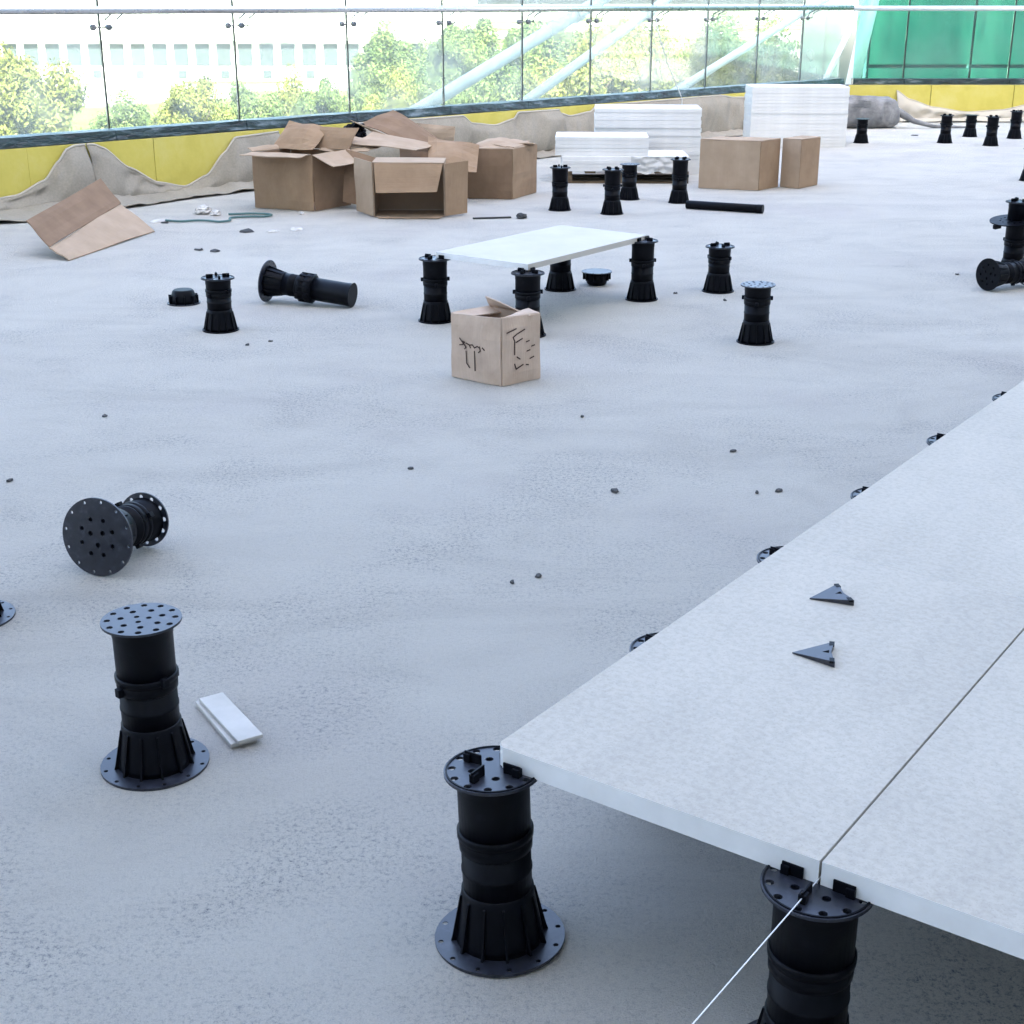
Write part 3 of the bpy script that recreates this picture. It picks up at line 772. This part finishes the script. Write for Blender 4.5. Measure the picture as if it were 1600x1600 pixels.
sheet('cardboard_sheet', [(-.86, 12.85, .38), (-.52, 12.72, .40), (-.50, 12.75, .58), (-.86, 12.90, .60)], CP, 'small pinkish cardboard piece standing behind the dark leaning sheet')
sheet('cardboard_sheet', [(-1.62, 12.05, .455), (-1.20, 11.95, .43), (-1.05, 12.20, .50), (-1.50, 12.32, .545)], CP, 'creased grey brown cardboard flap lying over the left open carton', bow=.035)
sheet('cardboard_sheet', [(-1.40, 11.74, .06), (-1.16, 11.70, .02), (-1.12, 11.86, .40), (-1.38, 11.92, .47)], CR, 'dark cardboard sheet wedged upright between the two open cartons', bow=.03)
sheet('cardboard_sheet', [(-.70, 11.95, .30), (-.30, 11.98, .26), (-.28, 12.30, .46), (-.72, 12.34, .52)], C, 'brown cardboard sheet sloping between the lying carton and the reddish one', bow=.04)
sheet('cardboard_sheet', [(-.98, 12.60, .10), (-.40, 12.62, .06), (-.36, 12.95, .42), (-1.02, 12.98, .46)], CR, 'large dull cardboard sheet leaning on the felt behind the heap', bow=.04)
sheet('cardboard_sheet', [(-2.02, 12.10, .46), (-1.66, 11.96, .45), (-1.56, 12.18, .62), (-1.90, 12.34, .66)], C, 'torn cardboard flap standing up behind the left open carton', bow=.03)
sheet('cardboard_sheet', [(-.34, 12.42, .44), (.02, 12.38, .43), (.16, 12.74, .455), (-.22, 12.82, .475)], CP, 'pale cardboard lid lying loose on the reddish carton', bow=.03)
bin_ = empty('plastic_bag', (-1.36, 12.58, .47), label='small crumpled black plastic bag on the carton heap', cat='bag')
bm = bmesh.new(); bmesh.ops.create_icosphere(bm, subdivisions=4, radius=.1)
for v in bm.verts:
    f = 1 + .45 * noise.noise(v.co * 14) + .3 * noise.noise(v.co * 31 + Vector((3, 1, 2)))
    v.co = Vector((v.co.x * 1.0 * f, v.co.y * .8 * f, v.co.z * .8 * f))
me = bpy.data.meshes.new('bag'); bm.to_mesh(me); bm.free(); me.materials.append(M['plastic']); link('bag', me, bin_, (0, 0, .07))

# bent carton panel on the floor at the left
o = empty('cardboard_sheet', (-2.93, 9.24, 0), label='long bent cardboard panel lying on the floor at the left, coloured as shaded above and skylit below', cat='cardboard')
z0 = Vector((-2.93, 9.24, 0))
F1, F2 = Vector((-3.08, 9.32, .075)), Vector((-2.95, 10.67, .18)); L1, L2 = Vector((-2.93, 9.24, .006)), Vector((-2.665, 10.50, .008))
G1, G2 = Vector((-3.26, 9.46, .23)), Vector((-3.12, 10.80, .355))
panel('lower_panel', [L1 - z0, L2 - z0, F2 - z0, F1 - z0], .008, CP, o, .012, 3)
panel('upper_panel', [F1 - z0 + Vector((0, 0, .003)), F2 - z0 + Vector((0, 0, .003)), G2 - z0, G1 - z0], .008, CR, o, .012, 5)  # darker card above and paler card below stand in for shade and skylight

# small carton with handwriting
o = empty('paper_carton', (-.048, 6.02, .003), label='small worn open carton with dark handwriting in front of the lone slab', cat='carton')
a, b, c, d = Vector((0, 0, 0)), Vector((.172, .146, 0)), Vector((-.052, .316, 0)), Vector((-.224, .17, 0))
H = Vector((0, 0, .305))
pb = 'paper_box'
fr = panel('left_panel', [d, a, a + H, d + H + Vector((0, .0, -.012))], .006, pb, o, .010, 3)
rt = panel('right_panel', [a + Vector((.003, .004, 0)), b, b + H * .97, a + H], .006, pb, o, .010, 5)
panel('back_panel', [b, c, c + H * .97, b + H * .95], .006, pb, o, .006, 6)
panel('back_panel', [c, d, d + H * .95, c + H * .97], .006, pb, o, .006, 7)
panel('bottom_panel', [a + Vector((0, .01, .004)), b + Vector((-.008, 0, .004)), c + Vector((0, -.01, .004)), d + Vector((.008, 0, .004))], .005, pb, o)
panel('flap', [d + H * .96, c + H * .97, c + H * .80 + Vector((.06, -.03, .03)), d + H * .82 + Vector((.06, -.02, .03))], .005, pb, o, .006, 2)
panel('flap', [c + H * .975, b + H * .95, b + H * .98 + Vector((-.045, -.05, .0)), c + H * 1.0 + Vector((-.02, -.04, .045))], .005, pb, o, .006, 12)
panel('flap', [a + H, b + H * .97, b + H * .99 + Vector((-.05, .035, .01)), a + H * 1.01 + Vector((-.035, .05, -.03))], .005, pb, o, .006, 22)
def strokes(name, parent, p, q, n_out, lines, h=.305, r=.0027):
    """hand-drawn marker strokes on a panel: u along p-q, v up"""
    mb = MB(); n_out = Vector(n_out).normalized()
    for ln in lines:
        pts = []
        for (u, v) in ln:
            u_, v_ = u, v
            # follow the bowed panel: same formula is small, so stand 9 mm off at most
            pts.append(p + (q - p) * u_ + Vector((0, 0, v_ * h)) + n_out * .0)
        # flat ribbons
        for s0, s1 in zip(pts[:-1], pts[1:]):
            dd = (s1 - s0); L = dd.length
            if L < 1e-5: continue
            dd.normalize(); sd = dd.cross(n_out).normalized() * r
            e0, e1 = s0 - dd * r * .6, s1 + dd * r * .6
            mb.hexa([e0 - sd, e0 + sd, e1 + sd, e1 - sd], [v + n_out * .001 for v in (e0 - sd, e0 + sd, e1 + sd, e1 - sd)])
    return mb.build(name, 'ink', parent)
nl = Vector((-.17, -.224, 0)).normalized(); nr = Vector((.146, -.172, 0)).normalized()
def surf_off(o_panel, nrm): return nrm * .014
left_lines = [[(.20, .62), (.24, .58), (.30, .57), (.26, .53), (.20, .52)], [(.24, .58), (.33, .50), (.30, .47)], [(.33, .56), (.40, .54), (.46, .55), (.50, .51), (.56, .54), (.60, .52)],
              [(.40, .54), (.42, .50)], [(.60, .54), (.62, .48), (.58, .45)], [(.66, .53), (.70, .50)], [(.33, .44), (.34, .26), (.40, .20)], [(.50, .46), (.51, .17)]]
right_lines = [[(.10, .78), (.34, .82)], [(.26, .70), (.36, .74), (.56, .79)], [(.26, .70), (.30, .64), (.30, .44)], [(.34, .62), (.50, .66)], [(.60, .60), (.68, .61)], [(.36, .40), (.44, .36)],
               [(.30, .30), (.34, .22), (.52, .27)], [(.62, .46), (.70, .47)], [(.70, .34), (.80, .36)], [(.60, .26), (.66, .25)], [(.74, .52), (.82, .53)]]
strokes('handwriting', fr, d + nl * .0125, a + nl * .0125, nl, left_lines)
strokes('handwriting', rt, a + nr * .0125, b + nr * .0125, nr, right_lines)

# ------------------------------------------------------------------ slab packs
def pack(loc, rz, lx, ly, n, th, label, m='stack_white', pallet=False, skew=.004, z0=0.0):
    root = empty('slab_pack', loc, (0, 0, rz), label, 'slab pack', 'packs of white slabs')
    z = z0
    if pallet:
        for yy in (0, ly / 2 - .045, ly - .09):
            MB().box(.0, lx, yy, yy + .09, 0, .018).build('pallet_board', 'wood', root)
            for xx in (0, lx / 2 - .05, lx - .1):
                MB().box(xx, xx + .1, yy + .002, yy + .088, .018, .092).build('pallet_block', 'wood', root)
        for i in range(6):
            xx = i * (lx - .1) / 5
            MB().box(xx, xx + .1, 0, ly, .092, .112).build('pallet_board', 'wood', root)
        z = .113
    sm = MB().box(0, lx, 0, ly, 0, th - .0009).mesh('slab', m, .0018)
    for i in range(n):
        link('slab', sm, root, (rnd.uniform(-skew, skew), rnd.uniform(-skew, skew), z), (0, 0, rnd.uniform(-.004, .004))); z += th
    return root
pack((.47, 13.50, 0), R(-1), 1.20, .62, 4, .034, 'low white slab pack on a dark wooden pallet', pallet=True, skew=.014)
pack((.41, 13.60, .250), R(-3), .88, .55, 5, .034, 'white slab pack stacked on the left half of the pallet load')
pack((.82, 14.30, 0), R(-3), 1.05, .62, 17, .037, 'tall white slab pack standing right behind the pallet load', skew=.006)
pack((2.83, 17.12, 0), R(-1), 1.14, .6, 18, .038, 'largest white slab pack at the back behind the pair of brown cartons', skew=.003)
film = empty('plastic_film', (1.12, 13.44, .0), label='crumpled torn plastic film hanging from the front of the pallet load', cat='film')
vs = []; n1, n2 = 36, 14
for j in range(n2):
    for i in range(n1):
        u, v = i / (n1 - 1), j / (n2 - 1)
        w = noise.noise((u * 7, v * 4, 2.2)) * .022 + noise.noise((u * 17, v * 9, 7)) * .008
        vs.append((u * .5, .035 + w - .02 * (1 - v), .10 + v * .15 + noise.noise((u * 5, 3, 1)) * .05 * (1 - v)))
mb = MB(); mb.add(vs, [(j * n1 + i, j * n1 + i + 1, (j + 1) * n1 + i + 1, (j + 1) * n1 + i) for j in range(n2 - 1) for i in range(n1 - 1)], True)
M['film'] = mat('film', (.55, .54, .52), .75, .2)
mb.build('film', 'film', film)

# tarpaulin bundle in the corner
o = empty('tarpaulin_bundle', (4.5, 19.9, 0), label='grey tarpaulin bundle in the corner of the terrace right of the largest slab pack', cat='tarpaulin')
bm = bmesh.new(); bmesh.ops.create_icosphere(bm, subdivisions=5, radius=1)
for v in bm.verts:
    p = v.co.copy(); s_ = lambda x, k: math.copysign(abs(x) ** k, x)
    q = Vector((s_(p.x, .45) * .52, s_(p.y, .6) * .28, s_(p.z, .5) * .215))
    f = 1 + .13 * noise.noise(q * 5) + .08 * noise.noise(Vector((q.x * 14, q.y * 4, q.z * 4)))
    v.co = Vector((q.x * f, q.y * f, max(-.2, q.z * f)))
for f in bm.faces: f.smooth = True
me = bpy.data.meshes.new('bundle'); bm.to_mesh(me); bm.free(); me.materials.append(M['tarp']); link('bundle', me, o, (.25, 0, .202))
MB().tube([(.72, -.1, .25), (.86, -.12, .17), (1.0, -.16, .09), (1.25, -.2, .03), (1.7, -.22, .02)], [.05, .05, .035, .025, .012], 8).build('loose_end', 'tarp', o)

# ------------------------------------------------------------------ small litter
def hexpts(n, r, k): return [(r * (.6 + .5 * rnd.random()) * math.cos(2 * math.pi * i / n), r * .7 * (.6 + .5 * rnd.random()) * math.sin(2 * math.pi * i / n)) for i in range(n)]
def chip(x, y, r, m, label, h=.006, cat='debris', group='bits of debris on the floor'):
    n = 6; p = hexpts(n, r, 0); rot = rnd.random() * 6
    mb = MB()
    mb.add([(a_, b_, 0) for a_, b_ in p] + [(a_ * .8, b_ * .8, h * (.5 + rnd.random())) for a_, b_ in p],
           [tuple(reversed(range(n))), tuple(range(n, 2 * n))] + [(i, (i + 1) % n, (i + 1) % n + n, i + n) for i in range(n)])
    o = mb.build('debris_chip', m, None, (x, y, .002), (0, 0, rot)); tag(o, label, cat, group)
dark = [(.36, 4.60, .024, 'black debris chip in mid floor, the darkest left of the deck'), (.93, 4.60, .018, 'dark debris chip close to the deck edge, right of the darkest chip'),
        (.85, 4.58, .010, 'tiny grey debris chip just left of the one near the deck edge'), (.08, 3.83, .018, 'dark debris chip, right one of the near pair in mid floor'),
        (0, 3.78, .013, 'dark debris chip, left one of the near pair in mid floor'), (.84, 5.06, .018, 'dark debris chip straight below the flat-topped pedestal'),
        (.29, 5.53, .014, 'small dark debris chip below and right of the small carton'), (-.37, 4.85, .014, 'small dark debris chip below and left of the small carton'),
        (1.22, 7.93, .022, 'dark debris chip at the foot of the short forked pedestal'), (.96, 8.14, .018, 'dark debris chip between the lone slab and the forked pedestal'),
        (-1.68, 5.54, .022, 'dark debris chip alone at the left in mid floor'), (-1.79, 4.71, .016, 'small dark debris chip by the left edge in mid floor'),
        (-1.32, 6.82, .02, 'dark debris chip in front of the pedestal beside the black dome'), (-1.22, 6.9, .016, 'thin dark debris chip right of the pedestal beside the black dome'),
        (5.2, 18.6, .07, 'dark scrap on the floor left of the far pedestals'), (2.80, 8.75, .02, 'dark debris chip left of the toppled pedestal at the right edge')]
for x, y, r, lb in dark: chip(x, y, r, 'litter_dark', lb)
scr = [(-1.98, 10.52, .10, 'dark torn scrap on the floor, left of the two in front of the cartons', 'litter_dark'), (-1.79, 10.50, .07, 'pale torn scrap with dark edge in front of the cartons', 'litter'),
       (-1.62, 10.6, .08, 'pale torn scrap right of the others in front of the cartons', 'litter'), (-2.16, 9.68, .045, 'grey scrap on the open floor right of the bent cardboard', 'litter_dark'),
       (-2.04, 9.62, .05, 'second grey scrap on the open floor right of the bent cardboard', 'litter_dark'), (-2.75, 11.02, .11, 'pale scrap at the far end of the bent cardboard', 'litter'),
       (-2.70, 10.95, .05, 'dark scrap lying by the end of the green hose', 'litter_dark')]
for x, y, r, lb, m_ in scr: chip(x, y, r, m_, lb, .010, 'scrap', 'scraps by the cartons')
def crumple(loc, r, m, label):
    bm = bmesh.new(); bmesh.ops.create_icosphere(bm, subdivisions=3, radius=r)
    for v in bm.verts:
        v.co *= 1 + .5 * noise.noise(v.co / r * 1.7 + Vector(loc)); v.co.z *= .55
    me = bpy.data.meshes.new('scrap'); bm.to_mesh(me); bm.free(); me.materials.append(M[m])
    o = link('crumpled_scrap', me, None, (loc[0], loc[1], r * .45)); tag(o, label, 'scrap', 'crumpled scraps')
crumple((-2.50, 11.45, 0), .065, 'litter', 'crumpled white scrap at the foot of the felt behind the hose')
crumple((-2.38, 11.36, 0), .042, 'litter', 'smaller crumpled white scrap beside the larger one behind the hose')
crumple((-1.70, 11.42, 0), .022, 'litter', 'tiny white scrap at the front corner of the left open carton')
crumple((.075, 11.2, 0), .042, 'litter_dark', 'small round black lump on the floor below the reddish carton')
hz = .014
pts = [(-2.70, 11.0), (-2.58, 10.95), (-2.46, 11.0), (-2.36, 10.98), (-2.27, 10.93), (-2.2, 11.0), (-2.22, 11.14), (-2.1, 11.2), (-1.96, 11.22), (-1.93, 11.32), (-2.08, 11.38), (-2.3, 11.33)]
sm_pts = []
for i in range(len(pts) - 1):
    p0, p1, p2, p3 = [Vector(pts[max(0, min(len(pts) - 1, i + k))]) for k in (-1, 0, 1, 2)]
    for t in [j / 6 for j in range(6)]:
        q = .5 * ((2 * p1) + (p2 - p0) * t + (2 * p0 - 5 * p1 + 4 * p2 - p3) * t * t + (3 * p1 - p0 - 3 * p2 + p3) * t ** 3)
        sm_pts.append((q.x, q.y, hz))
o = MB().tube(sm_pts, .009, 8).build('garden_hose', 'hose'); tag(o, 'thin dark green hose winding on the floor in front of the left open carton', 'hose')
o = MB().box(0, .31, -.012, .012, .002, .014).build('wooden_strip', 'litter_dark', None, (-.31, 11.15, 0), (0, 0, R(12)), .003); tag(o, 'thin dark strip on the floor left of the round black lump', 'strip')
# two offcuts of slab by the left pedestal
o = empty('slab_offcut', (-.74, 3.035, .002), (0, 0, R(-59)), 'small white slab offcut lying right of the foreground pedestal', 'offcut')
MB().box(0, .245, -.032, .032, 0, .011).build('offcut', 'slab_side', o, bevel=.002)
MB().box(.01, .258, -.030, .031, .0125, .022).build('offcut', 'slab_side', o, (0, .004, 0), (0, 0, R(1.5)), .002)

# ------------------------------------------------------------------ outside: far buildings and trees
GZ = -6.25
M['far_white'] = mat('far_white', (.74, .73, .70), .85, .2)
M['far_glass'] = mat('far_glass', (.055, .065, .07), .35, .15)
o = empty('far_building', (-34, 158, GZ), label='long white building with rows of windows behind the trees at the left', cat='building')
MB().box(-22, 30, 0, 14, 0, 15).build('wall', 'far_white', o)
MB().box(-22.4, 30.4, -.9, 0, 4.15, 4.5).build('cornice', 'far_white', o)
wm = MB().box(-.75, .75, -.12, .0, 0, 2.2).mesh('window', 'far_glass')
wm2 = MB().box(-.45, .45, -.12, .0, 0, .8).mesh('window', 'far_glass')
for i in range(22):
    link('window', wm, o, (-20 + i * 2.3, -.02, 1.6)); 
    if i % 2 == 0: link('window', wm2, o, (-20 + i * 2.3, -.02, .3))
for i in range(14): link('window', wm, o, (-19 + i * 3.5, -.02, 10.4))
m = M['teal_face'] = mat('teal_face', (.10, .26, .28), .35, .5); g = N(m)
g.color(g.ramp(g.noise(.5, 4, .6, vec=g.mapv((1, 1, .2))), [(.3, (.06, .105, .12)), (.7, (.09, .145, .16))]))
m = M['green_face'] = mat('green_face', (.03, .14, .10), .3, .5); g = N(m)
g.color(g.ramp(g.noise(.55, 5, .65, vec=g.mapv((1, 1, .25)), dist=.4), [(.34, (.003, .020, .021)), (.48, (.006, .038, .034)), (.60, (.012, .062, .050)), (.78, (.07, .13, .11))]))  # pale upright streaks are reflected light painted into the green
o = empty('green_building', (9.6, 40, GZ), label='green clad building seen through the glass at the far right', cat='building')
MB().box(0, 26, 0, 9, 0, 16).build('wall', 'teal_face', o)
for i in range(9):
    for j in range(5):
        MB().box(.12 + i * 2.8, 2.84 + i * 2.8, -.12, -.004, .1 + j * 3.1, 3.1 + j * 3.1).build('cladding_panel', 'green_face', o)

def leaf_mat(name, lo, mid, hi):
    m = M[name] = mat(name, mid, .6, .3); g = N(m)
    at = g.t.nodes.new('ShaderNodeAttribute'); at.attribute_name = 'tone'; 
    c = g.ramp(at.outputs['Fac'], [(0, lo), (.5, mid), (1, hi)])
    g.color(c)
    tr = g.t.nodes.new('ShaderNodeBsdfTranslucent'); g.t.links.new(c, tr.inputs[0])
    mx = g.t.nodes.new('ShaderNodeMixShader'); mx.inputs[0].default_value = .3
    out = g.t.nodes['Material Output']
    g.t.links.new(g.b.outputs[0], mx.inputs[1]); g.t.links.new(tr.outputs[0], mx.inputs[2]); g.t.links.new(mx.outputs[0], out.inputs['Surface'])
leaf_mat('leaf', (.045, .075, .022), (.095, .135, .036), (.155, .18, .05))
leaf_mat('leaf_yellow', (.08, .095, .018), (.145, .155, .032), (.22, .215, .05))
M['bark'] = mat('bark', (.10, .075, .055), .9, .1)
def crown_mesh(seed, rx, rz, n, leaf, lumps, m):
    r = random.Random(seed); vs, fs, tone = [], [], []
    cl = []
    for i in range(lumps):
        th = r.uniform(0, 2 * math.pi); ph = math.acos(r.uniform(-.75, 1)); q = r.uniform(.35, .85)
        cl.append((Vector((math.cos(th) * math.sin(ph) * rx * q, math.sin(th) * math.sin(ph) * rx * q, math.cos(ph) * rz * q)), r.uniform(.16, .34) * rx, r.uniform(-.25, .25)))
    for i in range(n):
        c, cr, ct = cl[r.randrange(lumps)]
        d = Vector((r.gauss(0, 1), r.gauss(0, 1), r.gauss(0, .85))).normalized()
        p = c + d * cr * (r.random() ** .4)
        nrm = (d + Vector((r.gauss(0, .6), r.gauss(0, .6), r.gauss(0, .6) + .3))).normalized()
        t1 = nrm.orthogonal().normalized(); t1 = Matrix.Rotation(r.random() * 6.28, 3, nrm) @ t1; t2 = nrm.cross(t1)
        L = leaf * r.uniform(.6, 1.35); k = len(vs)
        vs += [p - t1 * L, p + t2 * L * .45, p + t1 * L, p - t2 * L * .45]; fs.append((k, k + 1, k + 2, k + 3))
        tone.append(min(1, max(0, .5 + ct + r.gauss(0, .18))))
    me = bpy.data.meshes.new('crown'); me.from_pydata([tuple(v) for v in vs], [], fs); me.update()
    at = me.attributes.new('tone', 'FLOAT', 'FACE'); at.data.foreach_set('value', tone)
    me.materials.append(M[m]); return me, cl
crowns = {}
def tree(name, x, y, top, rx, rz, label, m='leaf', variant=0, n=32000, leaf=.036, lumps=60, group='trees below the terrace'):
    key = (variant, m, n, lumps)
    if key not in crowns: crowns[key] = crown_mesh(variant * 31 + 5, 1.0, 1.0, n, leaf, lumps, m)
    me, cl = crowns[key]
    o = empty(name, (x, y, GZ), label=label, cat='tree', group=group)
    zc = top - rz - GZ
    cr = link('crown', me, o, (0, 0, zc), (0, 0, rnd.random() * 6)); cr.scale = (rx, rx, rz)
    mb = MB(); hgt = max(zc, 1.0)
    mb.tube([(0, 0, 0), (.05, .04, hgt * .4), (-.06, .0, hgt * .75), (.03, .02, hgt + rz * .4)], [.17, .13, .10, .04], 8)
    for i in range(5):
        a_ = i * 1.26 + rnd.random(); z_ = hgt * (.5 + .09 * i)
        mb.tube([(0, 0, z_), (math.cos(a_) * rx * .3, math.sin(a_) * rx * .3, z_ + rz * .35), (math.cos(a_) * rx * .6, math.sin(a_) * rx * .6, z_ + rz * .6)], [.06, .04, .015], 6)
    mb.build('trunk', 'bark', o)
tree('broadleaf_tree', -19.6, 58, .2, 2.7, 3.4, 'large yellow green tree at the left edge behind the glass', 'leaf_yellow', 0)
tree('broadleaf_tree', -16.3, 62, -1.9, 2.0, 2.2, 'rounded grey green tree right of the large left one', 'leaf', 1)
tree('broadleaf_tree', -12.6, 58, -1.0, 1.9, 2.3, 'yellow tree standing alone before the long white building', 'leaf_yellow', 2)
tree('broadleaf_tree', -14.3, 60, -3.0, 1.2, 1.5, 'low yellow shrub-like tree left of the lone yellow tree', 'leaf_yellow', 1)
for i, x in enumerate((-12.0, -10.2, -8.5, -6.9, -5.3, -3.7, -2.1)):
    tree('hedge_tree', x, 66 + (i % 2) * 2, -1.6 + .16 * ((i * 2) % 3), 1.75, 2.7, ['first', 'second', 'third', 'fourth', 'fifth', 'sixth', 'seventh'][i] + ' tree from the left in the clipped row behind the middle of the glass', ('leaf', 'leaf_yellow')[i % 3 == 1], i % 3, group='row of hedge trees')
for i, (x, y, tp_, rx) in enumerate(((-9.5, 120, .3, 4.4), (-3.4, 128, .6, 4.4), (2.6, 124, .4, 4.2))):
    tree('broadleaf_tree', x, y, tp_, rx, 4.0, ['left', 'middle', 'right'][i] + ' one of three pale distant trees above the hedge row', 'leaf', (i + 1) % 3, group='distant trees')
near_r = ((.2, 60, -.6, 2.4, 'leaf', 'green tree under the thick slanting strut'), (2.8, 58, .7, 2.7, 'leaf_yellow', 'yellow green tree between the thick and the middle strut'),
          (5.4, 60, .9, 2.8, 'leaf_yellow', 'bright tree behind the middle strut and the hanging cord'), (8.2, 57, .7, 2.7, 'leaf_yellow', 'bright tree left of the thin slanting strut'),
          (10.5, 58, .9, 2.3, 'leaf_yellow', 'bright tree beside the pale teal building'),
          (1.5, 78, .9, 3.2, 'leaf', 'green tree behind the gap between the thick and middle strut'), (6.0, 80, 1.1, 3.4, 'leaf_yellow', 'tall tree behind the hanging cord in the second row'),
          (10.8, 80, 1.1, 3.4, 'leaf', 'tall green tree in the second row above the thin slanting strut'), (-3.2, 92, .2, 3.0, 'leaf', 'pale tree in the second row just left of the thick strut'))
for i, (x, y, tp_, rx, mm, lb) in enumerate(near_r):
    tree('broadleaf_tree', x, y, tp_, rx, 3.3, lb, mm, i % 3)
